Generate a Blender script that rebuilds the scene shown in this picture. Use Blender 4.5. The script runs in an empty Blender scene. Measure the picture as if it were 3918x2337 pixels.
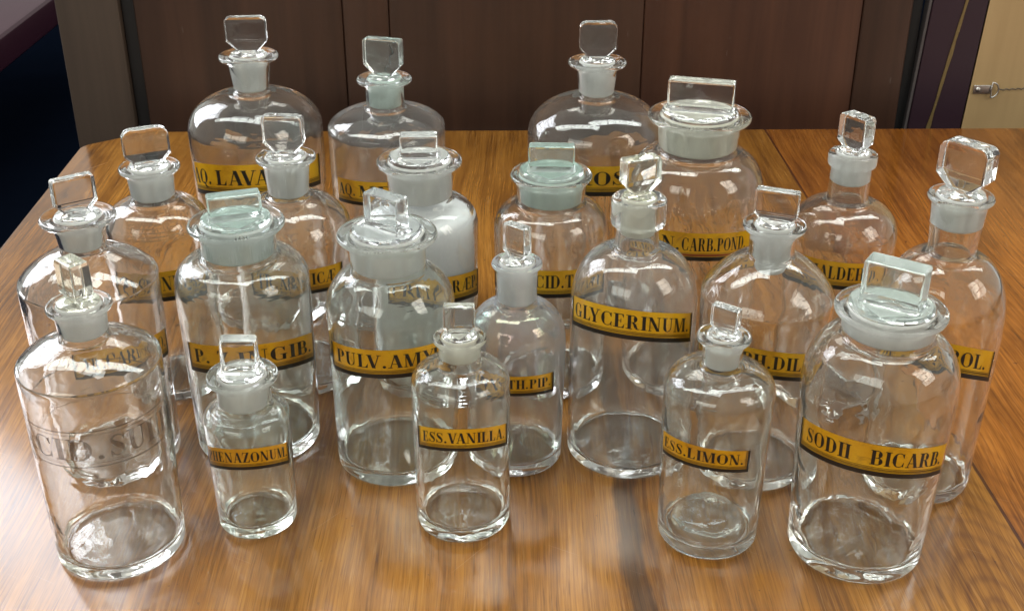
import bpy, bmesh, math, random
from mathutils import Vector, noise, Matrix
random.seed(7)
sc = bpy.context.scene
R = math.radians
PI = math.pi
TZ = 0.75                      # table top height above the floor
MM = 0.001

# ------------------------------------------------------------------ camera
cam_d = bpy.data.cameras.new('camera')
cam = bpy.data.objects.new('camera', cam_d)
sc.collection.objects.link(cam)
cam_d.sensor_fit = 'HORIZONTAL'; cam_d.sensor_width = 36; cam_d.lens = 43.4
cam_d.clip_start = 0.05; cam_d.clip_end = 60
cam.location = (0, 0, TZ + 0.55)
cam.rotation_euler = (R(90 - 28), 0, 0)
cam_d.dof.use_dof = True; cam_d.dof.focus_distance = 0.93; cam_d.dof.aperture_fstop = 40
sc.camera = cam

# ------------------------------------------------------------------ render settings
sc.render.engine = 'CYCLES'
cy = sc.cycles
cy.max_bounces = 40; cy.transmission_bounces = 40; cy.glossy_bounces = 14
cy.diffuse_bounces = 3; cy.transparent_max_bounces = 24; cy.volume_bounces = 0
cy.caustics_reflective = True; cy.caustics_refractive = True
cy.blur_glossy = 0.3
cy.sample_clamp_indirect = 25.0; cy.sample_clamp_direct = 0
cy.use_adaptive_sampling = True; cy.adaptive_threshold = 0.012
cy.use_denoising = True
try: cy.denoiser = 'OPENIMAGEDENOISE'
except Exception: pass
vs = sc.view_settings
vs.view_transform = 'Standard'; vs.look = 'None'; vs.exposure = 0.0; vs.gamma = 1.0
vs.use_curve_mapping = False

# ------------------------------------------------------------------ world: dim neutral room light
w = bpy.data.worlds.new('World'); sc.world = w; w.use_nodes = True
bg = w.node_tree.nodes['Background']
bg.inputs['Color'].default_value = (0.97, 0.99, 0.93, 1); bg.inputs['Strength'].default_value = 0.47

# ------------------------------------------------------------------ lamps: the windows of the room, pane by pane
def window(name, centre, aim, w_, h_, nx, ny, power, col, gap=0.05, spread=180):
    c = Vector(centre); d = (Vector(aim) - c).normalized()
    q = d.to_track_quat('-Z', 'Y').to_matrix()
    pw, ph = (w_ - gap * (nx - 1)) / nx, (h_ - gap * (ny - 1)) / ny
    for i in range(nx):
        for j in range(ny):
            l = bpy.data.lights.new(name, 'AREA'); l.shape = 'RECTANGLE'
            l.size = pw; l.size_y = ph; l.color = col; l.energy = power / (nx * ny); l.spread = R(spread)
            o = bpy.data.objects.new(name, l); sc.collection.objects.link(o)
            off = q @ Vector(((i - (nx - 1) / 2) * (pw + gap), (j - (ny - 1) / 2) * (ph + gap), 0))
            o.matrix_world = Matrix.Translation(c + off) @ q.to_4x4()
T0 = (0, 0.9, TZ)
window('window_light', (-2.45, 2.7, TZ + 1.55), T0, 1.5, 2.0, 3, 4, 74, (0.90, 0.93, 1.0))
window('skylight', (1.25, 1.5, TZ + 2.3), (1.1, 1.45, TZ), 0.42, 3.0, 1, 8, 36, (0.94, 1.0, 0.96), 0.03)
window('skylight', (-1.05, 1.0, TZ + 2.3), (-0.9, 0.95, TZ), 0.42, 2.6, 1, 7, 30, (0.94, 1.0, 0.96), 0.03)
window('skylight', (-0.15, 4.1, TZ + 3.3), (0, 0.8, TZ), 1.9, 1.0, 4, 2, 24, (1.0, 0.99, 0.90), 0.06)
window('window_light', (2.6, -0.5, TZ + 1.8), T0, 1.1, 1.7, 2, 3, 34, (1.0, 0.95, 0.84))
window('window_light', (-1.6, -1.6, TZ + 1.8), T0, 2.2, 1.0, 3, 1, 26, (0.98, 1.0, 0.90))

# ================================================================== helpers
def link(o, parent=None):
    sc.collection.objects.link(o)
    if parent is not None: o.parent = parent
    return o
def mesh(name, verts, faces, mats, parent=None, smooth=True, sharp=None, mi=None):
    me = bpy.data.meshes.new(name); me.from_pydata(verts, [], faces)
    for m in (mats if isinstance(mats, (list, tuple)) else [mats]): me.materials.append(m)
    if mi is not None: me.polygons.foreach_set('material_index', mi)
    me.update()
    if smooth:
        me.polygons.foreach_set('use_smooth', [True] * len(me.polygons))
        if sharp: me.set_sharp_from_angle(angle=R(sharp))
    o = bpy.data.objects.new(name, me)
    return link(o, parent)
def empty(name, loc, rz=0):
    o = bpy.data.objects.new(name, None); o.location = loc; o.rotation_euler = (0, 0, rz)
    o.empty_display_size = 0.02
    return link(o)
def tag(o, label=None, cat=None, group=None, kind=None):
    if label: o['label'] = label
    if cat: o['category'] = cat
    if group: o['group'] = group
    if kind: o['kind'] = kind
    return o
def box(name, x0, x1, y0, y1, z0, z1, m, parent=None, bev=0.0, shear=0.0):
    bm = bmesh.new(); bmesh.ops.create_cube(bm, size=1)
    for v in bm.verts:
        v.co = Vector(((x0 + x1) / 2 + v.co.x * (x1 - x0), (y0 + y1) / 2 + v.co.y * (y1 - y0), (z0 + z1) / 2 + v.co.z * (z1 - z0)))
    if bev: bmesh.ops.bevel(bm, geom=bm.edges[:], offset=bev, segments=3, affect='EDGES', profile=0.6)
    if shear:
        for v in bm.verts: v.co.x += (v.co.z - TZ) * shear
    me = bpy.data.meshes.new(name); bm.to_mesh(me); bm.free(); me.materials.append(m)
    me.polygons.foreach_set('use_smooth', [True] * len(me.polygons)); me.set_sharp_from_angle(angle=R(25))
    return link(bpy.data.objects.new(name, me), parent)

# ------------------------------------------------------------------ materials
class NT:
    def __init__(s, name):
        s.m = bpy.data.materials.new(name); s.m.use_nodes = True; s.t = s.m.node_tree
        s.t.nodes.clear(); s.out = s.t.nodes.new('ShaderNodeOutputMaterial')
    def n(s, typ, **kw):
        nd = s.t.nodes.new('ShaderNode' + typ)
        for k, v in kw.items():
            if k in ('inp',):
                for a, b in v.items():
                    if hasattr(b, 'links') or b.__class__.__name__.startswith('NodeSocket'): s.t.links.new(b, nd.inputs[a])
                    else: nd.inputs[a].default_value = b
            else: setattr(nd, k, v)
        return nd
    def l(s, a, b): s.t.links.new(a, b)
    def math(s, op, a, b=0.0, c=None, clamp=False):
        d = {0: a, 1: b}
        if c is not None: d[2] = c
        nd = s.n('Math', operation=op, inp=d); nd.use_clamp = clamp
        return nd.outputs[0]
    def noise(s, vec, scale, detail=3, rough=0.5, dist=0.0, dim='3D'):
        return s.n('TexNoise', inp={'Vector': vec, 'Scale': scale, 'Detail': detail, 'Roughness': rough, 'Distortion': dist}).outputs['Fac']
    def ramp(s, fac, stops):
        nd = s.n('ValToRGB', inp={0: fac}); e = nd.color_ramp.elements
        while len(e) < len(stops): e.new(0.5)
        for el, (p, c) in zip(e, stops): el.position = p; el.color = (*c, 1) if len(c) == 3 else c
        return nd.outputs[0]
    def mix(s, fac, a, b, mode='MIX'):
        nd = s.n('Mix', data_type='RGBA', blend_type=mode)
        for i, v in ((0, fac), (6, a), (7, b)):
            if v.__class__.__name__.startswith('NodeSocket'): s.l(v, nd.inputs[i])
            else: nd.inputs[i].default_value = (*v, 1) if isinstance(v, tuple) and len(v) == 3 else v
        return nd.outputs[2]
    def coords(s, scale=(1, 1, 1), which='Object', loc=(0, 0, 0)):
        tc = s.n('TexCoord'); mp = s.n('Mapping', inp={'Vector': tc.outputs[which], 'Scale': scale, 'Location': loc})
        oi = s.n('ObjectInfo'); rv = s.n('CombineXYZ', inp={0: s.math('MULTIPLY', oi.outputs['Random'], 7.3), 1: s.math('MULTIPLY', oi.outputs['Random'], 3.1)})
        off = s.n('VectorMath', operation='ADD', inp={0: mp.outputs[0], 1: rv.outputs[0]})
        return off.outputs[0]
    def bump(s, h, strength, dist=0.001):
        return s.n('Bump', inp={'Height': h, 'Strength': strength, 'Distance': dist}).outputs[0]

def glass(name, tint, haze=0.03, hazecol=(0.8, 0.8, 0.84), rough=0.0, bumps=0.25, ior=1.5, hz_scale=22, coat_film=0):
    g = NT(name); v = g.coords()
    big = g.noise(v, 30, 2, 0.5, 0.6); fine = g.noise(v, 140, 2, 0.5)
    hgt = g.math('ADD', big, g.math('MULTIPLY', fine, 0.04))
    nb = g.bump(hgt, bumps, 0.0022)
    p = g.n('BsdfPrincipled', inp={'Base Color': (*tint, 1), 'Roughness': rough, 'IOR': ior, 'Transmission Weight': 1.0, 'Normal': nb})
    if coat_film:
        p.inputs['Thin Film Thickness'].default_value = coat_film; p.inputs['Thin Film IOR'].default_value = 1.58
    if haze > 0:
        d = g.n('BsdfDiffuse', inp={'Color': (*hazecol, 1), 'Normal': nb})
        tr = g.n('BsdfTranslucent', inp={'Color': (*hazecol, 1)})
        dm = g.n('MixShader', inp={0: 0.4, 1: d.outputs[0], 2: tr.outputs[0]})
        hn = g.noise(v, hz_scale, 5, 0.65, 0.8)
        sm = g.math('MULTIPLY', g.math('POWER', hn, 1.6), haze * 3.2, clamp=True)
        spk = g.math('GREATER_THAN', g.noise(v, 420, 1, 0.5), 0.74)
        sm = g.math('ADD', sm, g.math('MULTIPLY', spk, haze * 0.8), clamp=True)
        zz = g.n('SeparateXYZ', inp={0: g.n('TexCoord').outputs['Object']}).outputs[2]
        sm = g.math('MULTIPLY', sm, g.math('MULTIPLY_ADD', zz, 40.0, 0.12, clamp=True))
        mx = g.n('MixShader', inp={0: sm, 1: p.outputs[0], 2: dm.outputs[0]})
        g.l(mx.outputs[0], g.out.inputs[0])
    else: g.l(p.outputs[0], g.out.inputs[0])
    return g.m
def frosted(name, col, trans=0.22):
    g = NT(name); v = g.coords(); n1 = g.noise(v, 60, 4, 0.6); n2 = g.noise(v, 900, 2, 0.5)
    n3 = g.noise(g.coords((1, 1, 0.35)), 120, 3, 0.7)
    c = g.mix(g.math('MULTIPLY', g.math('MULTIPLY', n1, n3), 2.0, clamp=True), col, tuple(x * 0.76 for x in col))
    trans = g.math('MULTIPLY_ADD', n3, 0.5, trans - 0.24, clamp=True)
    nb = g.bump(n2, 0.35, 0.0003)
    p = g.n('BsdfPrincipled', inp={'Base Color': c, 'Roughness': 0.55, 'IOR': 1.4, 'Transmission Weight': trans, 'Normal': nb})
    g.l(p.outputs[0], g.out.inputs[0]); return g.m

GL = {
 'clear':  glass('clear_lilac_glass', (0.978, 0.982, 0.970), 0.020, (0.76, 0.76, 0.71)),
 'green':  glass('pale_green_glass', (0.952, 0.984, 0.958), 0.036, (0.74, 0.77, 0.74)),
 'wavy':   glass('wavy_clear_glass', (0.968, 0.982, 0.966), 0.015, (0.76, 0.78, 0.73), bumps=0.32),
 'hazy':   glass('hazy_glass', (0.972, 0.98, 0.97), 0.048, (0.74, 0.76, 0.76)),
 'film':   glass('iridescent_filmed_glass', (0.97, 0.975, 0.97), 0.10, (0.76, 0.78, 0.84), coat_film=465),
 'smoky':  glass('clear_warm_glass', (0.97, 0.965, 0.95), 0.022, (0.74, 0.72, 0.70)),
 'knob':   glass('stopper_glass', (0.975, 0.98, 0.975), 0.02, (0.8, 0.82, 0.80), bumps=0.15),
 'mint':   glass('mint_green_stopper_glass', (0.83, 0.92, 0.88), 0.12, (0.68, 0.74, 0.71), bumps=0.15),
 'sea':    glass('sea_green_stopper_glass', (0.93, 0.97, 0.95), 0.075, (0.74, 0.82, 0.78), bumps=0.15),
 'straw':  glass('straw_stopper_glass', (0.93, 0.93, 0.84), 0.04, (0.76, 0.76, 0.66), bumps=0.15),
 'greyk':  glass('grey_stopper_glass', (0.91, 0.93, 0.93), 0.07, (0.68, 0.71, 0.72), bumps=0.12),
}
FR = {'w': frosted('frosted_white_glass', (0.90, 0.91, 0.88)), 'c': frosted('frosted_cream_glass', (0.86, 0.85, 0.73)),
      'g': frosted('frosted_green_glass', (0.70, 0.82, 0.76)), 'm': frosted('frosted_milky_glass', (0.80, 0.86, 0.84))}

def label_gold():
    g = NT('gold_leaf_label'); v = g.coords()
    n1 = g.noise(v, 38, 4, 0.6, 0.4); n2 = g.noise(v, 700, 2, 0.6)
    c = g.ramp(n1, [(0.28, (0.54, 0.235, 0.008)), (0.48, (0.74, 0.37, 0.009)), (0.72, (0.84, 0.47, 0.015))])
    c = g.mix(g.math('MULTIPLY', n2, 0.22), c, (0.34, 0.15, 0.01))
    oi = g.n('ObjectInfo'); hv = g.n('HueSaturation', inp={'Hue': g.math('MULTIPLY_ADD', oi.outputs['Random'], 0.012, 0.494), 'Value': g.math('MULTIPLY_ADD', oi.outputs['Random'], 0.22, 0.82), 'Color': c})
    c = hv.outputs[0]
    stain = g.math('SUBTRACT', g.noise(v, 90, 5, 0.7, 1.0), 0.56, clamp=True)
    c = g.mix(g.math('MULTIPLY', stain, 3.0, clamp=True), c, (0.20, 0.085, 0.012))
    p = g.n('BsdfPrincipled', inp={'Base Color': c, 'Roughness': 0.28, 'Metallic': 0.0, 'Normal': g.bump(n2, 0.15, 0.0003)})
    g.l(p.outputs[0], g.out.inputs[0]); return g.m
def plain(name, col, rough=0.5, metal=0.0, var=0.25, sc_=30, bump=0.1, spec=0.5):
    g = NT(name); v = g.coords(); n1 = g.noise(v, sc_, 4, 0.6)
    c = g.mix(g.math('MULTIPLY', n1, var * 2), col, tuple(x * 0.55 for x in col))
    p = g.n('BsdfPrincipled', inp={'Base Color': c, 'Roughness': rough, 'Metallic': metal, 'Specular IOR Level': spec, 'Normal': g.bump(g.noise(v, sc_ * 12, 3), bump, 0.001)})
    g.l(p.outputs[0], g.out.inputs[0]); return g.m
GOLD = label_gold()
INK = plain('black_label_ink', (0.014, 0.010, 0.008), 0.42, 0, 0.2, 60)
INKR = plain('red_label_line', (0.30, 0.05, 0.015), 0.45)
def etched():
    g = NT('engraved_line_paint'); v = g.coords()
    p = g.n('BsdfPrincipled', inp={'Base Color': (0.105, 0.065, 0.040, 1), 'Roughness': 0.6})
    t = g.n('BsdfTransparent'); n = g.noise(v, 160, 3, 0.6)
    mx = g.n('MixShader', inp={0: g.math('MULTIPLY_ADD', n, 0.9, 0.18, clamp=True), 1: t.outputs[0], 2: p.outputs[0]})
    g.l(mx.outputs[0], g.out.inputs[0]); return g.m
ETCH = etched()
def powder_mat():
    g = NT('chalk_powder'); v = g.coords(); n1 = g.noise(v, 18, 4, 0.55)
    c = g.ramp(n1, [(0.3, (0.82, 0.84, 0.86)), (0.7, (0.92, 0.93, 0.94))])
    p = g.n('BsdfPrincipled', inp={'Base Color': c, 'Roughness': 0.9, 'Normal': g.bump(g.noise(v, 300, 4), 0.3, 0.001)})
    g.l(p.outputs[0], g.out.inputs[0]); return g.m

def wood_table():
    g = NT('polished_table_wood'); tc = g.n('TexCoord')
    P = g.n('Mapping', inp={'Vector': tc.outputs['Object'], 'Location': (0, 0.85, 0)}).outputs[0]
    sp = g.n('SeparateXYZ', inp={0: P}); X, Y = sp.outputs[0], sp.outputs[1]
    wv = g.n('Mapping', inp={'Vector': P, 'Scale': (2.2, 0.9, 1)}).outputs[0]
    warp = g.n('TexNoise', inp={'Vector': wv, 'Scale': 2.0, 'Detail': 2.0})
    wsub = g.n('VectorMath', operation='SUBTRACT', inp={0: warp.outputs['Color'], 1: (0.5, 0.5, 0.5)})
    wsc = g.n('VectorMath', operation='MULTIPLY', inp={0: wsub.outputs[0], 1: (0.055, 0.0, 0.0)})
    Q = g.n('VectorMath', operation='ADD', inp={0: P, 1: wsc.outputs[0]}).outputs[0]
    def st(sx, sy, scale, det, rough=0.55, dist=0.0, loc=(0, 0, 0)):
        mp = g.n('Mapping', inp={'Vector': Q, 'Scale': (sx, sy, 1), 'Location': loc}).outputs[0]
        return g.noise(mp, scale, det, rough, dist)
    bands = st(9, 0.9, 1.6, 4, 0.6, 0.3)
    mid = st(42, 1.5, 2.0, 5, 0.65, 0.2, (3, 1, 0))
    fibre = st(330, 5.5, 2.0, 4, 0.7, 0, (7, 2, 0))
    pores = st(420, 13, 2.2, 2, 0.5, 0, (1, 8, 0))
    mott = g.noise(g.n('Mapping', inp={'Vector': Q, 'Scale': (10, 5, 1)}).outputs[0], 1.6, 3, 0.5, 0.6)
    a = g.math('ADD', g.math('MULTIPLY', bands, 0.50), g.math('MULTIPLY', mid, 0.30))
    a = g.math('ADD', g.math('ADD', a, g.math('MULTIPLY', fibre, 0.20)), g.math('MULTIPLY', g.math('SUBTRACT', mott, 0.5), 0.32))
    # cathedral figure near the front right
    cx = g.math('MULTIPLY', g.math('SUBTRACT', X, 0.315), 1.0); cyy = g.math('MULTIPLY', g.math('SUBTRACT', Y, 0.60), 0.42)
    dn = g.math('MULTIPLY', g.math('SUBTRACT', mott, 0.5), 0.018)
    dist = g.math('ADD', g.math('SQRT', g.math('ADD', g.math('POWER', cx, 2.0), g.math('POWER', cyy, 2.0))), dn)
    rings = g.math('SINE', g.math('MULTIPLY', dist, 720.0))
    rmask = g.math('SUBTRACT', 1.0, g.math('MULTIPLY', dist, 8.5), clamp=True)
    rings = g.math('MULTIPLY', g.math('POWER', g.math('MULTIPLY_ADD', rings, 0.5, 0.5), 2.5), g.math('POWER', rmask, 0.7))
    base = g.ramp(a, [(0.26, (0.048, 0.017, 0.0045)), (0.38, (0.145, 0.053, 0.0085)), (0.48, (0.27, 0.104, 0.0145)),
                      (0.60, (0.385, 0.162, 0.026)), (0.78, (0.50, 0.238, 0.050))])
    base = g.mix(g.math('MULTIPLY', rings, 0.5), base, (0.13, 0.042, 0.010))
    fr = g.ramp(fibre, [(0.38, (0.60, 0.55, 0.50)), (0.54, (1, 1, 1)), (0.70, (1.18, 1.16, 1.10))])
    base = g.mix(0.75, base, fr, 'MULTIPLY')
    pr = g.ramp(pores, [(0.62, (1, 1, 1)), (0.72, (0.45, 0.38, 0.32))])
    base = g.mix(0.7, base, pr, 'MULTIPLY')
    fleck = g.ramp(st(520, 16, 2.0, 2, 0.5, 0, (4, 5, 0)), [(0.60, (0, 0, 0)), (0.72, (1, 1, 1))])
    base = g.mix(g.math('MULTIPLY', fleck, 0.24), base, (0.62, 0.33, 0.11))
    def scr(ang, sx, sy, loc, th):
        mp = g.n('Mapping', inp={'Vector': P, 'Rotation': (0, 0, R(ang)), 'Location': loc}).outputs[0]
        mp = g.n('Mapping', inp={'Vector': mp, 'Scale': (sx, sy, 1)}).outputs[0]
        return g.math('GREATER_THAN', g.noise(mp, 1.0, 1, 0.5), th)
    scratches = g.math('MAXIMUM', scr(38, 900, 7, (0, 0, 0), 0.80), g.math('MAXIMUM', scr(-62, 1000, 9, (3, 2, 0), 0.80), scr(12, 1200, 14, (1, 7, 0), 0.805)))
    base = g.mix(g.math('MULTIPLY', scratches, 0.35), base, (0.62, 0.42, 0.24))
    nick = g.math('GREATER_THAN', g.noise(P, 170, 1, 0.5), 0.80)
    base = g.mix(g.math('MULTIPLY', nick, 0.6), base, (0.06, 0.025, 0.01))
    # dark heartwood streak in the middle board
    sx = g.math('ADD', X, g.math('MULTIPLY', g.math('SUBTRACT', g.noise(g.n('Mapping', inp={'Vector': P, 'Scale': (1, 5, 1)}).outputs[0], 2.0, 3), 0.5), 0.035))
    ds = g.math('ABSOLUTE', g.math('SUBTRACT', sx, 0.082))
    m1 = g.math('SUBTRACT', 2.6, g.math('MULTIPLY', ds, 270.0), clamp=True)
    fade = g.math('MULTIPLY_ADD', Y, -3.2, 3.9, clamp=True)
    m1 = g.math('MULTIPLY', g.math('MULTIPLY', g.math('POWER', m1, 0.6), fade), g.math('MULTIPLY_ADD', mid, 1.1, 0.22), clamp=True)
    base = g.mix(g.math('MULTIPLY', m1, 0.82), base, (0.036, 0.018, 0.010))
    ds2 = g.math('ABSOLUTE', g.math('SUBTRACT', sx, -0.150))
    m2 = g.math('MULTIPLY', g.math('SUBTRACT', 1.0, g.math('MULTIPLY', ds2, 34.0), clamp=True), 0.55)
    base = g.mix(m2, base, (0.085, 0.034, 0.013))
    # the right-hand board is redder; a dark seam runs between the boards
    sl = g.math('SUBTRACT', g.math('ADD', X, g.math('MULTIPLY', Y, 0.0331)), 0.3780)
    right = g.math('MULTIPLY', g.math('GREATER_THAN', sl, 0.0), 0.45)
    base = g.mix(right, base, g.mix(1.0, base, (1.0, 0.60, 0.42), 'MULTIPLY'))
    seam = g.math('LESS_THAN', g.math('ABSOLUTE', sl), g.math('MULTIPLY_ADD', mid, 0.0022, 0.0002))
    base = g.mix(g.math('MULTIPLY', seam, 0.85), base, (0.040, 0.008, 0.006))
    hs = g.n('HueSaturation', inp={'Saturation': 1.0, 'Value': 1.0, 'Color': base})
    rg = g.math('MULTIPLY_ADD', g.noise(P, 16, 4, 0.6), 0.12, 0.13)
    hgt = g.math('ADD', g.math('MULTIPLY', fibre, 0.5), g.math('MULTIPLY', mid, 0.7))
    p = g.n('BsdfPrincipled', inp={'Base Color': hs.outputs[0], 'Roughness': rg, 'IOR': 1.5, 'Normal': g.bump(hgt, 0.22, 0.0006),
                                   'Coat Weight': 0.35, 'Coat Roughness': 0.12})
    g.l(p.outputs[0], g.out.inputs[0]); return g.m
def wood_dark(name, c1, c2, rough=0.45):
    g = NT(name); v = g.coords((28, 28, 1.2)); n1 = g.noise(v, 1.5, 5, 0.62, 0.3)
    v2 = g.coords((3, 3, 1.6)); n2 = g.noise(v2, 1.6, 3, 0.5)
    f = g.math('ADD', g.math('MULTIPLY', n1, 0.55), g.math('MULTIPLY', n2, 0.45))
    c = g.ramp(f, [(0.30, c1), (0.72, c2)])
    scr = g.math('GREATER_THAN', g.noise(g.coords((240, 240, 30)), 1.0, 1), 0.80)
    c = g.mix(g.math('MULTIPLY', scr, 0.10), c, (0.35, 0.32, 0.30))
    p = g.n('BsdfPrincipled', inp={'Base Color': c, 'Roughness': rough, 'Normal': g.bump(n1, 0.2, 0.0008)})
    g.l(p.outputs[0], g.out.inputs[0]); return g.m

# ================================================================== THE SETTING
FLOOR = plain('dark_floor', (0.0045, 0.0075, 0.016), 1.0, 0, 0.3, 6, 0.1, 0.0)
fl = mesh('floor', [(-9, -6, 0), (9, -6, 0), (9, 12, 0), (-9, 12, 0)], [(0, 1, 2, 3)], FLOOR, smooth=False)
tag(fl, kind='structure')

# ------------------------------------------------------------------ table
WOOD = wood_table()
table = empty('table', (0, 0.85, 0))
tag(table, 'long polished brown wooden table the glass bottles stand on, with a clipped back corner', 'table')
def table_top():
    o = [(-0.520, 0.18), (-0.532, 0.60), (-0.534, 1.16), (-0.541, 1.452)]
    c0, c1, c2 = Vector((-0.541, 1.452)), Vector((-0.5412, 1.463)), Vector((-0.532, 1.470))
    for i in range(1, 7):
        t = i / 6; q = c0 * (1 - t) ** 2 + c1 * 2 * t * (1 - t) + c2 * t * t; o.append((q.x, q.y))
    d0, d1, d2 = Vector((-0.490, 1.501)), Vector((-0.472, 1.513)), Vector((-0.44, 1.515))
    for i in range(1, 7):
        t = i / 6; q = d0 * (1 - t) ** 2 + d1 * 2 * t * (1 - t) + d2 * t * t; o.append((q.x, q.y))
    o += [(0.2, 1.522), (1.15, 1.534), (1.15, 0.18)]
    n = len(o); cx, cy_ = 0.3, 0.85
    prof = [(-0.0, -0.030), (0.0, -0.0045), (-0.0013, -0.0013), (-0.0045, 0.0)]   # (outset, z)
    nrm = []
    for i in range(n):
        a, b, c = Vector(o[i - 1]), Vector(o[i]), Vector(o[(i + 1) % n])
        e1, e2 = (b - a).normalized(), (c - b).normalized()
        m = (Vector((-e1.y, e1.x)) + Vector((-e2.y, e2.x))); nrm.append(m.normalized())
    vs_, fs = [], []
    for off, z in prof:
        for i in range(n): vs_.append((o[i][0] + nrm[i].x * off, o[i][1] + nrm[i].y * off - 0.85, TZ + z))
    for k in range(len(prof) - 1):
        for i in range(n):
            j = (i + 1) % n; fs.append((k * n + j, k * n + i, (k + 1) * n + i, (k + 1) * n + j))
    fs.append(tuple(range((len(prof) - 1) * n, len(prof) * n))[::-1]); fs.append(tuple(range(n)))
    ob = mesh('tabletop', vs_, fs, WOOD, table, True, 30)
    bm = bmesh.new(); bm.from_mesh(ob.data); bmesh.ops.recalc_face_normals(bm, faces=bm.faces); bm.to_mesh(ob.data); bm.free()
table_top()
DK = wood_dark('dark_table_wood', (0.05, 0.02, 0.008), (0.14, 0.06, 0.02))
for x in (-0.44, 1.05):
    for y in (0.28, 1.42):
        box('leg', x - 0.035, x + 0.035, y - 0.885, y - 0.815, 0.0, TZ - 0.032, DK, table, 0.004)

# ------------------------------------------------------------------ panelled cabinet behind the table
CAB = wood_dark('dark_cabinet_wood', (0.021, 0.0090, 0.0050), (0.070, 0.030, 0.0165), 0.42)
CABS = wood_dark('worn_cabinet_stile_wood', (0.032, 0.020, 0.014), (0.082, 0.054, 0.038), 0.5)
CABR = wood_dark('reddish_cabinet_wood', (0.030, 0.010, 0.0055), (0.095, 0.036, 0.018), 0.42)
cab = empty('cabinet', (0, 1.75, 0))
tag(cab, 'dark brown panelled wooden cabinet standing behind the table, with a worn greyish left stile', 'cabinet')
Y0 = 1.60 - 1.75; HT = 1.52
box('side_stile', -0.595, -0.513, Y0, Y0 + 0.04, 0, HT, CABS, cab, 0.004)
box('side_stile', 0.458, 0.522, Y0, Y0 + 0.04, 0, HT, CAB, cab, 0.004)
box('moulding', -0.5125, -0.494, Y0 + 0.012, Y0 + 0.04, 0, HT, plain('black_groove_wood', (0.010, 0.008, 0.008), 0.5), cab, 0.002)
box('gap_blocker', 0.5225, 0.5440, Y0 + 0.028, Y0 + 0.33, 0, HT, plain('black_gap_fill', (0.006, 0.005, 0.005), 0.7), cab, 0.002)  # added black filler: stands for the dark gap and blocks light through it
box('door_panel', -0.4935, -0.2215, Y0 + 0.0028, Y0 + 0.04, 0, HT, CAB, cab, 0.003)
box('centre_stile', -0.2210, -0.1615, Y0 + 0.001, Y0 + 0.04, 0, HT, CAB, cab, 0.003)
box('door_panel', -0.1610, 0.1725, Y0 + 0.0028, Y0 + 0.04, 0, HT, CAB, cab, 0.003)
box('door_panel', 0.1730, 0.4575, Y0 + 0.0028, Y0 + 0.04, 0, HT, CABR, cab, 0.003)
box('carcass', -0.590, 0.517, Y0 + 0.0405, Y0 + 0.34, 0, HT - 0.004, CAB, cab, 0.004)
box('paint_chip', -0.5215, -0.5200, Y0 - 0.0006, Y0 + 0.0004, TZ + 0.150, TZ + 0.181, plain('white_paint_chip', (0.75, 0.78, 0.75), 0.5), cab)

# ------------------------------------------------------------------ boards leaning at the right
pb = empty('painted_board', (0.59, 1.63, 0))
tag(pb, 'dark purple painted board with a ragged gold stripe, upright right of the cabinet', 'board')
PUR = plain('dark_purple_paint', (0.028, 0.009, 0.018), 0.5, 0, 0.35, 8)
box('panel', -0.043, 0.033, -0.012, 0.010, 0, 1.45, PUR, pb, 0.002, 0.045)
def stripe():
    vs_, fs = [], []; n = 70
    for i in range(n + 1):
        z = 0.02 + 1.40 * i / n; xx = -0.012 + (z - TZ) * 0.135
        wv = 0.0020 + 0.0022 * noise.noise(Vector((0, z * 30, 1))); j = 0.003 * noise.noise(Vector((5, z * 22, 1)))
        xx = max(-0.04, min(0.045, xx))
        for y in (-0.0135, -0.0119):
            vs_ += [(xx - wv + j, y, z), (xx + wv + j, y, z)]
    for i in range(n):
        a = 4 * i; b = a + 4
        fs += [(a, a + 1, b + 1, b), (a + 2, b + 2, b + 3, a + 3), (a, b, b + 2, a + 2), (a + 1, a + 3, b + 3, b + 1)]
    fs += [(0, 2, 3, 1), (4 * n, 4 * n + 1, 4 * n + 3, 4 * n + 2)]
    mesh('gold_stripe', vs_, fs, plain('tarnished_gold_paint', (0.24, 0.16, 0.06), 0.5, 0.2, 0.5, 90), pb, False)
stripe()
box('edge_strip', -0.0475, -0.0435, -0.010, 0.008, 0, 1.45, plain('grey_board_edge', (0.09, 0.075, 0.075), 0.6), pb, 0.001, 0.045)
box('edge_strip', 0.0335, 0.0365, -0.010, 0.008, 0, 1.45, plain('pale_board_edge', (0.16, 0.14, 0.15), 0.6), pb, 0.001, 0.045)

fb = empty('picture_frame', (0.90, 1.63, 0))
tag(fb, 'beige back of a large picture frame with metal hanging ring and wire, at right', 'picture frame')
def beige():
    g = NT('beige_backing_board'); v = g.coords((14, 14, 1.0)); n1 = g.noise(v, 1.6, 4, 0.6)
    c = g.ramp(n1, [(0.3, (0.36, 0.235, 0.105)), (0.7, (0.46, 0.31, 0.15))])
    p = g.n('BsdfPrincipled', inp={'Base Color': c, 'Roughness': 0.6}); g.l(p.outputs[0], g.out.inputs[0]); return g.m
box('backing_board', -0.283, 0.30, -0.012, 0.010, 0.12, 1.6, beige(), fb, 0.002, 0.045)
box('frame_edge', -0.296, -0.2835, -0.010, 0.012, 0.12, 1.6, plain('black_frame_edge', (0.006, 0.006, 0.009), 0.5), fb, 0.001, 0.045)
box('frame_edge', 0.3005, 0.315, -0.010, 0.012, 0.12, 1.6, plain('brown_frame_edge', (0.16, 0.08, 0.035), 0.5), fb, 0.001, 0.045)
STEEL = plain('dull_steel', (0.62, 0.60, 0.58), 0.32, 1.0, 0.2, 80)
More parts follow.
